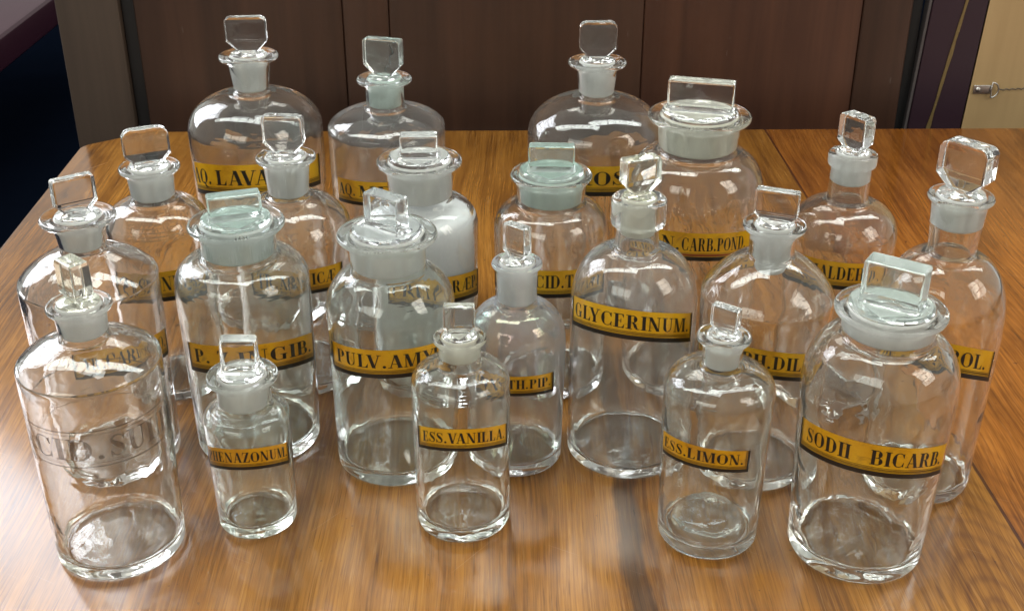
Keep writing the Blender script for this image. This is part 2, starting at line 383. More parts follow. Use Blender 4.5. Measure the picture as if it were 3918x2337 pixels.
def tube(name, pts, r, m, parent, cyc=False, seg=10):
    cu = bpy.data.curves.new(name, 'CURVE'); cu.dimensions = '3D'; sp = cu.splines.new('POLY'); sp.points.add(len(pts) - 1)
    for p, q in zip(sp.points, pts): p.co = (*q, 1)
    sp.use_cyclic_u = cyc; cu.bevel_depth = r; cu.bevel_resolution = 3; cu.use_fill_caps = True
    tmp = bpy.data.objects.new('t', cu); sc.collection.objects.link(tmp)
    dg = bpy.context.evaluated_depsgraph_get(); me = bpy.data.meshes.new_from_object(tmp.evaluated_get(dg))
    bpy.data.objects.remove(tmp); bpy.data.curves.remove(cu)
    me.name = name; me.materials.clear(); me.materials.append(m)
    me.polygons.foreach_set('use_smooth', [True] * len(me.polygons))
    return link(bpy.data.objects.new(name, me), parent)
hz = TZ + 0.022; hx = 0.650 - 0.90
ring = tube('hanging_ring', [(hx + 0.009 * math.cos(a), -0.0165, hz + 0.0105 * math.sin(a)) for a in [R(90 - i * 180 / 16) for i in range(17)]] + [(hx - 0.001, -0.0165, hz)], 0.0011, STEEL, fb, True)
strap = box('hanger_strap', hx - 0.024, hx + 0.001, -0.0145, -0.0125, hz - 0.006, hz + 0.006, STEEL, fb, 0.0008)
bm = bmesh.new(); bmesh.ops.create_uvsphere(bm, u_segments=12, v_segments=8, radius=0.0035)
for v in bm.verts: v.co = Vector((hx - 0.018 + v.co.x, -0.0148 + v.co.y * 0.5, hz + v.co.z))
me = bpy.data.meshes.new('screw'); bm.to_mesh(me); bm.free(); me.materials.append(STEEL); link(bpy.data.objects.new('screw', me), fb)
wp = []
for i in range(180):
    x = hx + 0.010 + i * 0.0014; a = i * 1.1
    wp.append((x, -0.0165 + 0.0007 * math.cos(a), hz + 0.0005 + 0.0007 * math.sin(a) + (i / 180) * 0.012))
tube('hanging_wire', wp, 0.0008, plain('dark_wire', (0.12, 0.10, 0.08), 0.4, 0.8), fb)

# ------------------------------------------------------------------ maroon seat in the far corner
st_ = empty('bench', (-1.35, 3.3, 0))
tag(st_, 'maroon padded bench seat with a shiny edge, in the far left corner', 'bench')
MAR = plain('maroon_leather', (0.045, 0.009, 0.020), 0.33, 0, 0.3, 10)
def bench():
    # long seat against the left; its near edge runs away from the camera
    box('seat', 1.35 - 1.95, 1.35 - 1.263, -0.85, 0.85, 0.37, 0.455, MAR, st_, 0.016)
    for x in (-0.55, 0.05):
        for y in (-0.7, 0.7):
            box('leg', x - 0.025, x + 0.025, y - 0.025, y + 0.025, 0, 0.3695, DK, st_, 0.003)
bench()

# ================================================================== LETTERING
# every glyph: list of convex polygons in a unit cap height; (polygons, advance width)
TH, TN, SF = 0.215, 0.05, 0.05
def rect(x0, y0, x1, y1): return [(x0, y0), (x1, y0), (x1, y1), (x0, y1)]
def stem(x, th=TH, e=0.09): return [rect(x, 0, x + th, 1), rect(x - e, 0, x + th + e, SF), rect(x - e, 1 - SF, x + th + e, 1)]
def serif(xc, y, half=0.15): return [rect(xc - half, y, xc + half, y + SF)]
def diag(x0, y0, x1, y1, wd): return [[(x0 - wd / 2, y0), (x0 + wd / 2, y0), (x1 + wd / 2, y1), (x1 - wd / 2, y1)]]
def arc(cx, cy_, rx, ry, a0, a1, wf, n=18):
    out = []
    for i in range(n):
        q = []
        for k in (0, 1):
            a = R(a0 + (a1 - a0) * (i + k) / n); wd = wf(a)
            q.append(((cx + rx * math.cos(a), cy_ + ry * math.sin(a)), (cx + (rx - wd) * math.cos(a), cy_ + (ry - TN - (wd - TN) * 0.15) * math.sin(a))))
        out.append([q[0][0], q[1][0], q[1][1], q[0][1]])
    return out
thk = lambda a: TN + (TH + 0.02 - TN) * abs(math.cos(a)) ** 1.5
def stroke(pts):
    out = []
    for (x0, y0, w0), (x1, y1, w1) in zip(pts, pts[1:]):
        d = Vector((x1 - x0, y1 - y0)); nrm = Vector((-d.y, d.x)).normalized()
        out.append([(x0 + nrm.x * w0 / 2, y0 + nrm.y * w0 / 2), (x0 - nrm.x * w0 / 2, y0 - nrm.y * w0 / 2),
                    (x1 - nrm.x * w1 / 2, y1 - nrm.y * w1 / 2), (x1 + nrm.x * w1 / 2, y1 + nrm.y * w1 / 2)])
    return out
def glyph(ch):
    g = []
    if ch == 'I': return stem(0.10), 0.39
    if ch == 'H': return stem(0.10) + stem(0.56) + [rect(0.2, 0.48, 0.6, 0.53)], 0.85
    if ch == 'L': return stem(0.10) + [rect(0.2, 0, 0.66, SF), [(0.66, 0), (0.68, 0.34), (0.55, 0.08), (0.42, 0.03)]], 0.72
    if ch in 'EF':
        g = stem(0.10) + [rect(0.2, 0.95, 0.64, 1), [(0.64, 1), (0.66, 0.70), (0.55, 0.92), (0.44, 0.97)], rect(0.25, 0.48, 0.48, 0.53), [(0.46, 0.36), (0.50, 0.36), (0.50, 0.66), (0.46, 0.66)]]
        if ch == 'E': g += [rect(0.2, 0, 0.66, SF), [(0.66, 0), (0.69, 0.32), (0.57, 0.08), (0.44, 0.03)]]
        return g, 0.74
    if ch == 'T': return stem(0.28) + [rect(0.02, 0.95, 0.73, 1), [(0.02, 1), (0.0, 0.68), (0.12, 0.92), (0.26, 0.97)], [(0.73, 1), (0.75, 0.68), (0.63, 0.92), (0.49, 0.97)]], 0.75
    if ch == 'D': return stem(0.10) + [rect(0.2, 0, 0.4, SF), rect(0.2, 0.95, 0.4, 1)] + arc(0.38, 0.5, 0.44, 0.5, -90, 90, thk), 0.88
    if ch in 'PBR':
        g = stem(0.10) + [rect(0.2, 0.95, 0.42, 1), rect(0.2, 0.47, 0.42, 0.52)] + arc(0.40, 0.735, 0.30, 0.265, -90, 90, thk)
        if ch == 'B': g += arc(0.42, 0.26, 0.34, 0.26, -90, 90, thk) + [rect(0.2, 0, 0.42, SF)]
        if ch == 'R': g += stroke([(0.42, 0.48, 0.08), (0.54, 0.38, 0.18), (0.62, 0.14, 0.18), (0.72, 0.03, 0.07), (0.86, 0.05, 0.04)])
        return g, {'P': 0.74, 'B': 0.80, 'R': 0.86}[ch]
    if ch in 'CG':
        g = arc(0.44, 0.5, 0.40, 0.5, 42, 318, lambda a: thk(a) if math.cos(a) < 0 else TN)
        g += [[(0.74, 0.98), (0.74, 0.66), (0.70, 0.66), (0.62, 0.86)]]
        if ch == 'C': g += [[(0.74, 0.02), (0.76, 0.34), (0.72, 0.34), (0.64, 0.12)]]; return g, 0.82
        return g + [rect(0.60, 0.02, 0.78, 0.42), rect(0.50, 0.40, 0.86, 0.45)], 0.90
    if ch in 'OQ':
        g = arc(0.44, 0.5, 0.42, 0.5, 0, 360, thk, 30)
        if ch == 'Q': g += stroke([(0.36, 0.10, 0.05), (0.52, 0.04, 0.12), (0.62, -0.16, 0.14), (0.86, -0.20, 0.05)])
        return g, 0.90
    if ch == 'S':
        g = stroke([(0.60, 0.80, 0.05), (0.50, 0.93, 0.05), (0.34, 0.965, 0.05), (0.18, 0.90, 0.09), (0.13, 0.77, 0.14), (0.20, 0.65, 0.20), (0.36, 0.52, 0.24),
                    (0.52, 0.38, 0.20), (0.58, 0.24, 0.14), (0.52, 0.10, 0.09), (0.36, 0.03, 0.05), (0.18, 0.08, 0.05), (0.09, 0.24, 0.05)])
        g += [[(0.60, 1.0), (0.57, 0.86), (0.60, 0.68), (0.63, 0.68), (0.63, 1.0)], [(0.04, 0), (0.07, 0.0), (0.12, 0.15), (0.08, 0.34), (0.04, 0.34)]]
        return g, 0.70
    if ch == 'U': return [rect(0.10, 0.3, 0.29, 1), rect(0.63, 0.3, 0.68, 1)] + serif(0.195, 0.95, 0.19) + serif(0.655, 0.95, 0.14) + arc(0.39, 0.30, 0.29, 0.30, 180, 360, lambda a: TH if math.cos(a) < -0.3 else TN + 0.02), 0.82
    if ch == 'V': return diag(0.17, 1, 0.44, 0, 0.22) + diag(0.74, 1, 0.46, 0, 0.06) + serif(0.17, 0.95, 0.17) + serif(0.74, 0.95, 0.13), 0.86
    if ch == 'A': return diag(0.44, 1, 0.70, 0, 0.22) + diag(0.42, 1, 0.14, 0, 0.06) + [rect(0.24, 0.28, 0.62, 0.33)] + serif(0.14, 0, 0.13) + serif(0.70, 0, 0.17), 0.86
    if ch == 'Y': return [rect(0.34, 0, 0.53, 0.46)] + diag(0.16, 1, 0.42, 0.40, 0.22) + diag(0.72, 1, 0.46, 0.40, 0.06) + serif(0.435, 0, 0.18) + serif(0.16, 0.95, 0.17) + serif(0.72, 0.95, 0.13), 0.84
    if ch == 'N': return [rect(0.12, 0, 0.17, 1), rect(0.70, 0, 0.75, 1)] + diag(0.16, 1, 0.68, 0, 0.22) + serif(0.14, 0, 0.12) + [rect(0.0, 0.95, 0.2, 1)] + serif(0.72, 0.95, 0.13), 0.88
    if ch == 'M': return [rect(0.10, 0, 0.15, 1)] + stem(0.76) + diag(0.17, 1, 0.45, 0, 0.20) + diag(0.76, 1, 0.47, 0, 0.05) + serif(0.125, 0, 0.12) + [rect(0.0, 0.95, 0.2, 1)], 1.08
    if ch == 'Z': return [rect(0.04, 0.95, 0.68, 1), rect(0.04, 0, 0.68, SF), [(0.04, 1), (0.02, 0.70), (0.12, 0.92), (0.26, 0.97)], [(0.68, 0), (0.71, 0.32), (0.58, 0.08), (0.44, 0.03)]] + diag(0.56, 1, 0.16, 0, 0.22), 0.74
    if ch == 'Æ': return [rect(0.50, 0, 0.69, 1)] + diag(0.50, 1, 0.12, 0, 0.06) + [rect(0.26, 0.28, 0.52, 0.33), rect(0.40, 0.95, 1.06, 1), rect(0.5, 0, 1.08, SF), rect(0.6, 0.48, 0.90, 0.53), rect(0.88, 0.36, 0.92, 0.66),
                          [(1.06, 1), (1.08, 0.70), (0.97, 0.92), (0.86, 0.97)], [(1.08, 0), (1.11, 0.32), (0.99, 0.08), (0.86, 0.03)]] + serif(0.12, 0, 0.12), 1.14
    if ch == '.': return arc(0.14, 0.10, 0.10, 0.10, 0, 360, lambda a: 0.10, 14), 0.30
    return [], 0.40
def text_polys(s):
    x = 0; out = []; prev = ''
    for ch in s:
        g, adv = glyph(ch)
        if prev + ch in ('AV', 'VA', 'LV', 'AY', 'YL', 'LY'): x -= 0.17
        prev = ch
        out += [[(px + x, py) for px, py in p] for p in g]; x += adv + 0.05
    return out, x - 0.05
def spans(polys, x):
    iv = []
    for p in polys:
        if x < min(q[0] for q in p) or x > max(q[0] for q in p): continue
        ys = []
        for (x0, y0), (x1, y1) in zip(p, p[1:] + p[:1]):
            if (x0 <= x) != (x1 <= x): ys.append(y0 + (y1 - y0) * (x - x0) / (x1 - x0))
        ys.sort()
        if len(ys) >= 2: iv.append((ys[0], ys[-1]))
    iv.sort(); res = []
    for a, b in iv:
        if res and a <= res[-1][1] + 1e-4: res[-1][1] = max(res[-1][1], b)
        else: res.append([a, b])
    return res

def make_label(parent, rad, L, ink=None):
    """L: dict zt zb droop tilt a0 a1 texts=[(s,phi0,phi1)] sides red"""
    zt, zb, dr, ti, a0, a1 = L['z'][0], L['z'][1], L['droop'], L['tilt'], L['a'][0], L['a'][1]
    H = zt - zb
    def zoff(ph): return -dr * (ph / 65) ** 2 + ti * (ph - (a0 + a1) / 2 * 0) / 130
    def P(ph, f, lift):
        z = zb + f * H + zoff(ph); r = rad(z) + lift; a = R(ph)
        return (r * math.sin(a) * MM, -r * math.cos(a) * MM, z * MM)
    vs_, fs, mi = [], [], []
    n = max(8, int((a1 - a0) / 2.0))
    if not ink:
        for lift in (0.22, 0.10):
            for i in range(n + 1):
                ph = a0 + (a1 - a0) * i / n
                for f in (0, 1): vs_.append(P(ph, f, lift))
        m = 2 * (n + 1)
        for i in range(n):
            a = 2 * i
            fs.append((a, a + 2, a + 3, a + 1)); mi.append(0)
            fs.append((m + a, m + a + 1, m + a + 3, m + a + 2)); mi.append(1)
        def wall(p, q): fs.append((p, q, q + m, p + m)); mi.append(1)
        for i in range(n): wall(2 * i, 2 * i + 2); wall(2 * i + 3, 2 * i + 1)
        wall(1, 0); wall(2 * n, 2 * n + 1)
    def quad(p0, p1, f0, f1, g0=None, g1=None, mm=1, lift=0.36):
        g0 = f0 if g0 is None else g0; g1 = f1 if g1 is None else g1
        b = len(vs_); vs_.extend([P(p0, f0, lift), P(p1, g0, lift), P(p1, g1, lift), P(p0, f1, lift)])
        fs.append((b, b + 1, b + 2, b + 3)); mi.append(mm)
    rm = rad((zt + zb) / 2); mmdeg = 180 / PI / rm            # degrees per mm
    step = 0.16 * mmdeg
    ncol = int((a1 - a0) / step)
    if not ink:
        # bottom black edge, ruled lines and rope border
        for i in range(n):
            p0 = a0 + (a1 - a0) * i / n; p1 = a0 + (a1 - a0) * (i + 1) / n
            quad(p0, p1, 0.0, 0.150)
            quad(p0, p1, 0.172, 0.185); quad(p0, p1, 0.270, 0.283)
            if L.get('red'): quad(p0, p1, 0.18, 0.245, mm=2)
        nd = int((a1 - a0) / mmdeg / 0.75)
        if not L.get('red'):
            for i in range(nd):
                p = a0 + (a1 - a0) * (i + 0.15) / nd; q = a0 + (a1 - a0) * (i + 0.72) / nd
                s = 0.25 * mmdeg
                b = len(vs_); vs_.extend([P(p, 0.20, 0.36), P(q, 0.20, 0.36), P(q + s, 0.25, 0.36), P(p + s, 0.25, 0.36)])
                fs.append((b, b + 1, b + 2, b + 3)); mi.append(1)
        for sd in L.get('sides', 'LR'):
            e = a0 if sd == 'L' else a1; s = 1 if sd == 'L' else -1
            w1, w0 = 1.7 * mmdeg, 1.7 * mmdeg
            pa, pb_ = sorted((e, e + s * w1))
            quad(pa, pb_, 0.12, 1.0)
            pa, pb_ = sorted((e + s * 2.1 * mmdeg, e + s * 2.3 * mmdeg)); quad(pa, pb_, 0.285, 1.0)
            for k in range(14):
                f = 0.29 + k * 0.05; pa, pb_ = sorted((e + s * 2.55 * mmdeg, e + s * 3.2 * mmdeg)); quad(pa, pb_, f, f + 0.03)
    t0, t1 = L.get('th', (0.36, 0.83))
    for s, b0, b1 in L['texts']:
        polys, wd = text_polys(s); K = max(10, int((b1 - b0) / step))
        for i in range(K):
            x = (i + 0.5) / K * wd; p0 = b0 + (b1 - b0) * i / K; p1 = b0 + (b1 - b0) * (i + 1) / K
            for (u, v) in spans(polys, x): quad(p0, p1, t0 + (t1 - t0) * u, t0 + (t1 - t0) * v, mm=1 if not ink else 0)
    if ink:
        n = 120
        for i in range(n):
            p0 = a0 + (a1 - a0) * i / n; p1 = a0 + (a1 - a0) * (i + 1) / n
            for f0, f1 in L['lines']: quad(p0, p1, f0, f1, mm=0)
    return mesh('label' if not ink else 'engraved_band', vs_, fs, [ink] if ink else [GOLD, INK, INKR], parent, False, mi=mi)

# ================================================================== BOTTLES
def round_poly(pts):
    """pts: (r, z, fillet) -> smoothed list of (r, z)"""
    out = [pts[0][:2]]
    for i in range(1, len(pts) - 1):
        a, b, c = Vector(pts[i - 1][:2]), Vector(pts[i][:2]), Vector(pts[i + 1][:2]); f = pts[i][2]
        d1, d2 = (a - b), (c - b); k1 = min(f, d1.length * 0.48); k2 = min(f, d2.length * 0.48)
        if f <= 0.01: out.append((b.x, b.y)); continue
        s, e = b + d1.normalized() * k1, b + d2.normalized() * k2
        ang = d1.angle(d2, 0); n = 2 if ang > 2.7 else (4 if ang > 2.0 else 6)
        for j in range(n + 1):
            t = j / n; q = s * (1 - t) ** 2 + b * 2 * t * (1 - t) + e * t * t; out.append((q.x, q.y))
    out.append(pts[-1][:2]); return out
def lathe(name, prof, mat, parent, seg=96, warp=0.0, seed=0, split=None, sharp=50):
    S_R = max(p[0] for p in prof)
    """prof (r,z) in mm from axis to axis (closed shell)"""
    vs_, fs = [], []; rings = []
    for k, (r, z) in enumerate(prof):
        if r < 1e-4:
            rings.append([len(vs_)]); vs_.append((0, 0, z * MM)); continue
        ring_ = []
        inner = split is not None and k >= split
        for i in range(seg):
            a = 2 * PI * i / seg; rr = r; zz = z
            if warp:
                w_ = warp * (1.0 if inner else 0.35)
                nv = noise.noise(Vector((math.cos(a) * r / 22, math.sin(a) * r / 22, z / 26 + seed * 3.7 + (9 if inner else 0))))
                nv2 = noise.noise(Vector((math.cos(a) * r / 9, math.sin(a) * r / 9, z / 13 + seed * 1.7 + (5 if inner else 0))))
                d = w_ * (nv + 0.35 * nv2)
                if inner: rr = max(0.5, r - (w_ * 0.55 + d * 0.8)); zz = z + (w_ * 0.5 + d * 1.2 if z < 14 and r < S_R * 0.8 else 0)
                elif z > 3: rr = r + d
            ring_.append(len(vs_)); vs_.append((rr * math.cos(a) * MM, rr * math.sin(a) * MM, zz * MM))
        rings.append(ring_)
    for A, B in zip(rings, rings[1:]):
        if len(A) == 1 and len(B) == 1: continue
        for i in range(seg):
            j = (i + 1) % seg
            if len(A) == 1: fs.append((A[0], B[j], B[i]))
            elif len(B) == 1: fs.append((A[i], A[j], B[0]))
            else: fs.append((A[i], A[j], B[j], B[i]))
    return mesh(name, vs_, fs, mat, parent, True, sharp)

def bottle_profile(S):
    Rb, zs, Rs, zn, rn, zt, rt, zr, rr = S['Rb'], *S['p']
    wt = S.get('wall', 2.6); q = S.get('cone', 1.0); tb = S.get('base', 5.0); punt = S.get('punt', 2.0); lip = S.get('lip', 4.6)
    z_neck = zn - S.get('drop', 2.5); zmid = zs
    o = [(0, punt, 0), (Rb * (0.70 if punt > 8 else 0.55), punt * 0.62, 6), (Rb - 4.5, 0.0, 1.5), (Rb - 1.4, 0.0, 1.3), (Rb, 2.2, 1.6), (Rb + (Rs - Rb) * 0.15, 14, 6)]
    # shoulder curve
    sh = []
    for i in range(0, 11):
        a = PI / 2 * i / 10
        r = rn + (Rs - rn) * math.cos(a) ** q; z = zmid + (z_neck - zmid) * math.sin(a) ** q
        sh.append((r, z))
    # shift the dome so that its widest point stands at zs
    o += [(Rs, zs - 8, 5)] + [(r, z, 2.2) for r, z in sh[:-1]] + [(rn + 0.4, z_neck + 0.5, 3.0)]
    if S.get('collar'):
        ch = S['collar']
        o += [(rt - 0.3, zr - ch, 1.0), (rr - 0.6, zr - ch + 0.3, 1.5), (rr, zr - ch + 2.2, 2), (rr, zr + 1.2, 1.4), (rr - 1.6, zr + 2.4, 1.4)]
    else:
        o += [((rn + rt) / 2, (z_neck + zt) / 2, 6), (rt, zt, 2.5), (rt + (rr - rt) * 0.35, zr - lip * 0.75, 2.5), (rr - 0.9, zr - lip * 0.45, 1.2), (rr, zr - 0.3, 1.4), (rr - 1.2, zr + 1.6, 1.2), (rr - (rr - rt) * 0.55, zr + 1.3, 1.5)]
    ti = max(1.7, S.get('nw', 2.0))
    rit, rib = S['ri'] if 'ri' in S else (rt - ti, rn - ti)
    S['rit'], S['rib'] = rit, rib
    top = zr + (2.4 if S.get('collar') else 1.0)
    o += [(rit + 0.9, top - 0.1, 0.8), (rit, top - 1.6, 0.9)]
    no = len(o)
    i_ = [(rib, z_neck + 1.0, 3.0)]
    for r, z in sh[::-1][1:]:
        i_.append((max(rib, r - wt * (0.75 + 0.25 * (r / Rs))), z - wt * 0.9, 2.2))
    i_ += [(Rs - wt, zs - 12, 6), (Rb - wt, tb + 9, 6), (Rb - wt - 0.6, tb + 3.5, 4), (Rb - wt - 4.5, tb + S.get('toe', 0.3), 4), (Rb * (0.66 if punt > 8 else 0.5), tb + S.get('dome', 1.8) * (0.68 if punt > 8 else 1), 6), (0, tb + S.get('dome', 1.8) + 0.8, 0)]
    po = round_poly(o + i_)
    # index where the inside starts (after the lip)
    zmax = max(range(len(po)), key=lambda k: po[k][1])
    return po, zmax

def loft(name, rings, mat, parent, rz, sharp=35, jag=0.0, seed=0):
    """rings: (z, a, b, rho) in mm; rounded rectangles lofted bottom to top, capped"""
    N = 10; vs_, fs = [], []
    c, s = math.cos(rz), math.sin(rz); cnt = 4 * N
    for (z, a, b, rho) in rings:
        rho = max(0.05, min(rho, a, b)); k = 0
        for qx, qy, st0 in ((1, 1, 0), (-1, 1, 90), (-1, -1, 180), (1, -1, 270)):
            for i in range(N):
                t = R(st0 + 90 * i / (N - 1)); x = qx * (a - rho) + rho * math.cos(t); y = qy * (b - rho) + rho * math.sin(t)
                if jag: 
                    nv = noise.noise(Vector((x / 4, y / 4, z / 4 + seed))); x += nv * jag; y += nv * jag
                vs_.append(((x * c - y * s) * MM, (x * s + y * c) * MM, z * MM))
    for k in range(len(rings) - 1):
        for i in range(cnt):
            j = (i + 1) % cnt; fs.append((k * cnt + i, k * cnt + j, (k + 1) * cnt + j, (k + 1) * cnt + i))
    fs.append(tuple(range(cnt))[::-1]); fs.append(tuple(range((len(rings) - 1) * cnt, len(rings) * cnt)))
    o = mesh(name, vs_, fs, mat, parent, True, sharp)
    fl_ = [not (k < len(fs) - 2 and (k % cnt) % N != N - 1) for k in range(len(fs))]
    o.data.polygons.foreach_set('use_smooth', [not f for f in fl_]); o.data.update()
    return o

def make_bottle(S):
    X, Y = S['at']; a0 = math.atan2(X, Y)
    e = empty('glass_bottle', (X * MM, Y * MM, TZ + 0.0004), -a0)
    tag(e, S['label'], 'bottle', 'stoppered glass pharmacy bottles on the table')
    po, sp = bottle_profile(S)
    lathe('bottle_body', po, GL[S.get('glass', 'clear')], e, 96, S.get('warp', 0.35), S['seed'], sp)
    Rb, zs, Rs, zn, rn, zt, rt, zr, rr = S['Rb'], *S['p']
    # stopper -------------------------------------------------
    K = S['stop']; W, T, ztop, rot = K['w'], K['t'], K['top'], R(K['rot']) + a0 * 0
    top = zr + (2.4 if S.get('collar') else 1.0)
    plt = top + K.get('lift', 1.2)
    rp = S['rit'] - 0.12; rq = S['rib'] - 0.12
    zb = S.get('plug', zn)
    zneck = zn - S.get('drop', 2.5)
    # taper of the plug follows the inside of the neck
    def rin(z):
        t = (z - zneck) / max(1, (top - zneck)); return min(rp, rq + (rp - rq) * max(0, min(1, t)))
    kb = plt - 0.15
    if K['kind'] == 'plate':
        c = K.get('ch', 0.2) * W; h0 = plt
        stem_a = W * 0.5 - c
        rings = [(kb, rp * 0.96, rp * 0.96, rp), (h0 + 0.7, rp * 0.93, rp * 0.93, rp), (h0 + 1.5, rp * 0.80, rp * 0.80, rp),
                 (h0 + 2.6, min(stem_a, rp * 0.9), T * 0.40, T * 0.30), (h0 + 3.6, stem_a, T * 0.42, T * 0.2), (h0 + 3.6 + c, W / 2 - 0.5, T / 2 - 0.3, 1.2), (h0 + 4.2 + c, W / 2, T / 2, 1.2),
                 (ztop - K.get('tc', 0.08) * W - 0.5, W / 2, T / 2, 1.2), (ztop - K.get('tc', 0.08) * W * 0.4, W / 2 - K.get('tc', 0.08) * W * 0.45, T / 2 - 0.3, 1.2), (ztop - 0.5, W / 2 - K.get('tc', 0.08) * W, T / 2 - 1.0, 1.0), (ztop, W / 2 - K.get('tc', 0.08) * W - 1.0, T / 2 - 1.8, 0.8)]
    else:
        dr = S['rit'] * K.get('disc', 0.98)
        rings = [(kb, dr - 0.2, dr - 0.2, dr), (plt + 1.0, dr, dr, dr), (plt + 2.3, dr - 0.4, dr - 0.4, dr), (plt + 3.2, dr - 1.8, dr - 1.8, dr),
                 (plt + 2.9 - K.get('dish', 0.0), W / 2 + 2.4, min(dr - 2.5, T / 2 + 2.4), 3.0), (plt + 3.6, W / 2 + 0.6, T / 2 + 0.6, 1.5), (plt + 5.0, W / 2, T / 2, 1.2),
                 (ztop - 1.6, W / 2, T / 2, 1.2), (ztop - 0.5, W / 2 - 0.35, T / 2 - 0.4, 1.2), (ztop, W / 2 - 1.3, T / 2 - 1.3, 1.0)]
    kn = loft('stopper', rings, GL[K.get('glass', 'knob')], e, rot, 35, K.get('jag', 0.0), S['seed'])
    rqb = rin(zb) if zb > zneck else rq * 0.82
    pg = [(0, zb - 0.2, 0), (rqb - 1.5, zb, 1.0), (rqb, zb + 1.4, 1.2)]
    if zb < zneck: pg.append((rin(zneck) - 0.2, zneck + 1, 2))
    pg += [(rin(top - 2.5), top - 2.5, 1.0), (rp * 0.99, plt - 1.6, 0.8), (rp * 0.965, plt - 0.35, 0.4), (0, plt - 0.35, 0)]
    lathe('plug', round_poly(pg), FR[K.get('fr', 'w')], kn, 64)
    # label ---------------------------------------------------
    wtilt = lambda z: Rb + (Rs - Rb) * (0.15 + 0.85 * max(0, min(1, (z - 14) / (zs - 22))))
    dl = 0.35 * S.get('warp', 0.35) * 0.75
    if 'L' in S: make_label(e, lambda z: wtilt(z) + dl, S['L'])
    if 'E' in S: make_label(e, lambda z: wtilt(z) + dl, S['E'], ETCH)
    if 'powder' in S:
        h = S['powder']; tb = S.get('base', 5.0) + 3.2; ri = Rb - S.get('wall', 2.6) - 1.0; r2 = Rs - S.get('wall', 2.6) - 0.9
        pr = [(0, tb, 0), (ri - 5, tb, 2), (ri, tb + 6, 3), (r2, zs - 14, 4), (r2 - 1, h - 3, 3), (r2 - 6, h, 4), (0, h + 4, 0)]
        lathe('powder', round_poly(pr), powder_mat(), e, 64)
    return e

B = []
def b(**k): k['seed'] = len(B) + 1; B.append(k)
def lab(z, a, texts, droop=6, tilt=0, **k):
    d = dict(z=z, a=a, texts=texts, droop=droop, tilt=tilt); d.update(k); return d

b(at=(-226.8, 1038.5), Rb=55.8, p=(176.0, 58.9, 210.8, 14.5, 234.4, 17.8, 240.4, 25.8), cone=1.0, glass='clear', warp=0.4,
  stop=dict(kind='plate', w=35, t=11, top=274.5, rot=-8, ch=0.22, tc=0.10), L=lab((163.5, 134.5), (-70, 62), [('AQ.', -71, -45), ('LAVAND.', -40, 42)], 6.5, sides='R'),
  label='tallest round-shouldered bottle at back left, gold label reading AQ.LAVA')
b(at=(-111.0, 1038.9), Rb=51.3, p=(178, 51.6, 196.5, 16.3, 213.9, 16.8, 219.9, 24.3), cone=1.25, glass='hazy',
  stop=dict(kind='plate', w=33, t=13, top=255.5, rot=-22, ch=0.2, tc=0.05, glass='sea', fr='g'), L=lab((144.5, 122), (-60, 60), [('AQ.', -58, -35), ('MENTH.', -31, 52)], 4, sides='R'),
  label='straight-sided bottle in the back row with a flat shoulder, gold label reading AQ.ME')
b(at=(73.8, 1040.7), Rb=56.9, p=(170.0, 60.0, 205.7, 14.5, 228.3, 17.5, 234.3, 25.6), cone=1.0, glass='clear', warp=0.4,
  stop=dict(kind='plate', w=32, t=11, top=269.5, rot=4, ch=0.2, tc=0.12), L=lab((161.5, 134.2), (-60, 60), [('AQ.ROSÆ.', -51, 52)], 5, sides='R'),
  label='tall round-shouldered bottle at the back, just left of the widest-mouthed jar, label showing OS')
b(at=(-283.2, 901.3), Rb=37.8, p=(146, 40.0, 167.5, 16.3, 186.6, 18.1, 192.6, 23.9), cone=1.0, glass='clear',
  stop=dict(kind='plate', w=35, t=10, top=225, rot=6, ch=0.14, tc=0.14), L=lab((120.5, 94.5), (-60, 48), [('TR.SENNÆ.', -51, 38)], 5),
  label='mid-row bottle third from the left edge of the table, label showing the letters NN')
b(at=(-179.2, 917.5), Rb=47.0, p=(133.0, 48.3, 163.7, 15.6, 188.7, 18.2, 194.7, 24.1), cone=1.05, glass='clear', warp=0.45,
  stop=dict(kind='plate', w=32, t=11, top=229.5, rot=-16, ch=0.2, tc=0.08), L=lab((117.5, 96), (-46, 50), [('TR.ARNICÆ.', -38, 44)], 5),
  label='round-shouldered bottle behind the ginger jar with the green stopper, label showing ICA')
b(at=(-72.9, 909.4), Rb=44.2, p=(141, 45.6, 164.9, 24.7, 188.6, 26.8, 194.6, 33.9), cone=1.0, glass='clear', powder=152, lip=5,
  stop=dict(kind='block', w=29, t=14, top=217, rot=-2, glass='knob'), L=lab((113.5, 90), (-38, 76), [('CRET.PRÆP.', -31, 71)], 6.5),
  label='wide-mouthed jar filled with white chalk powder, label ending RÆP')
b(at=(31.1, 909.5), Rb=44.2, p=(136, 45.9, 162.0, 26.1, 177.1, 28.1, 183.1, 32.7), cone=0.95, glass='clear', lip=5,
  stop=dict(kind='block', w=36, t=12, top=208, rot=-1, glass='mint', fr='g'), L=lab((121, 97), (-76, 62), [('P.', -68, -55), ('ACID.TART.', -25, 58)], 5),
  label='wide-mouthed jar with a dull green block stopper and a label reading ACID.T')
b(at=(146.4, 919.5), Rb=52.0, p=(164, 55.0, 202.3, 30.2, 222.5, 32.3, 228.5, 40.4), cone=0.95, glass='clear', warp=0.4, lip=5.5,
  stop=dict(kind='block', w=51, t=13, top=257, rot=-5, glass='knob', fr='c'), L=lab((152.6, 129), (-68, 60), [('MAGN.', -62, -8), ('CARB.POND.', -7, 51)], 6, red=True),
  label='largest wide-mouthed jar at the back, label reading CARB.POND')
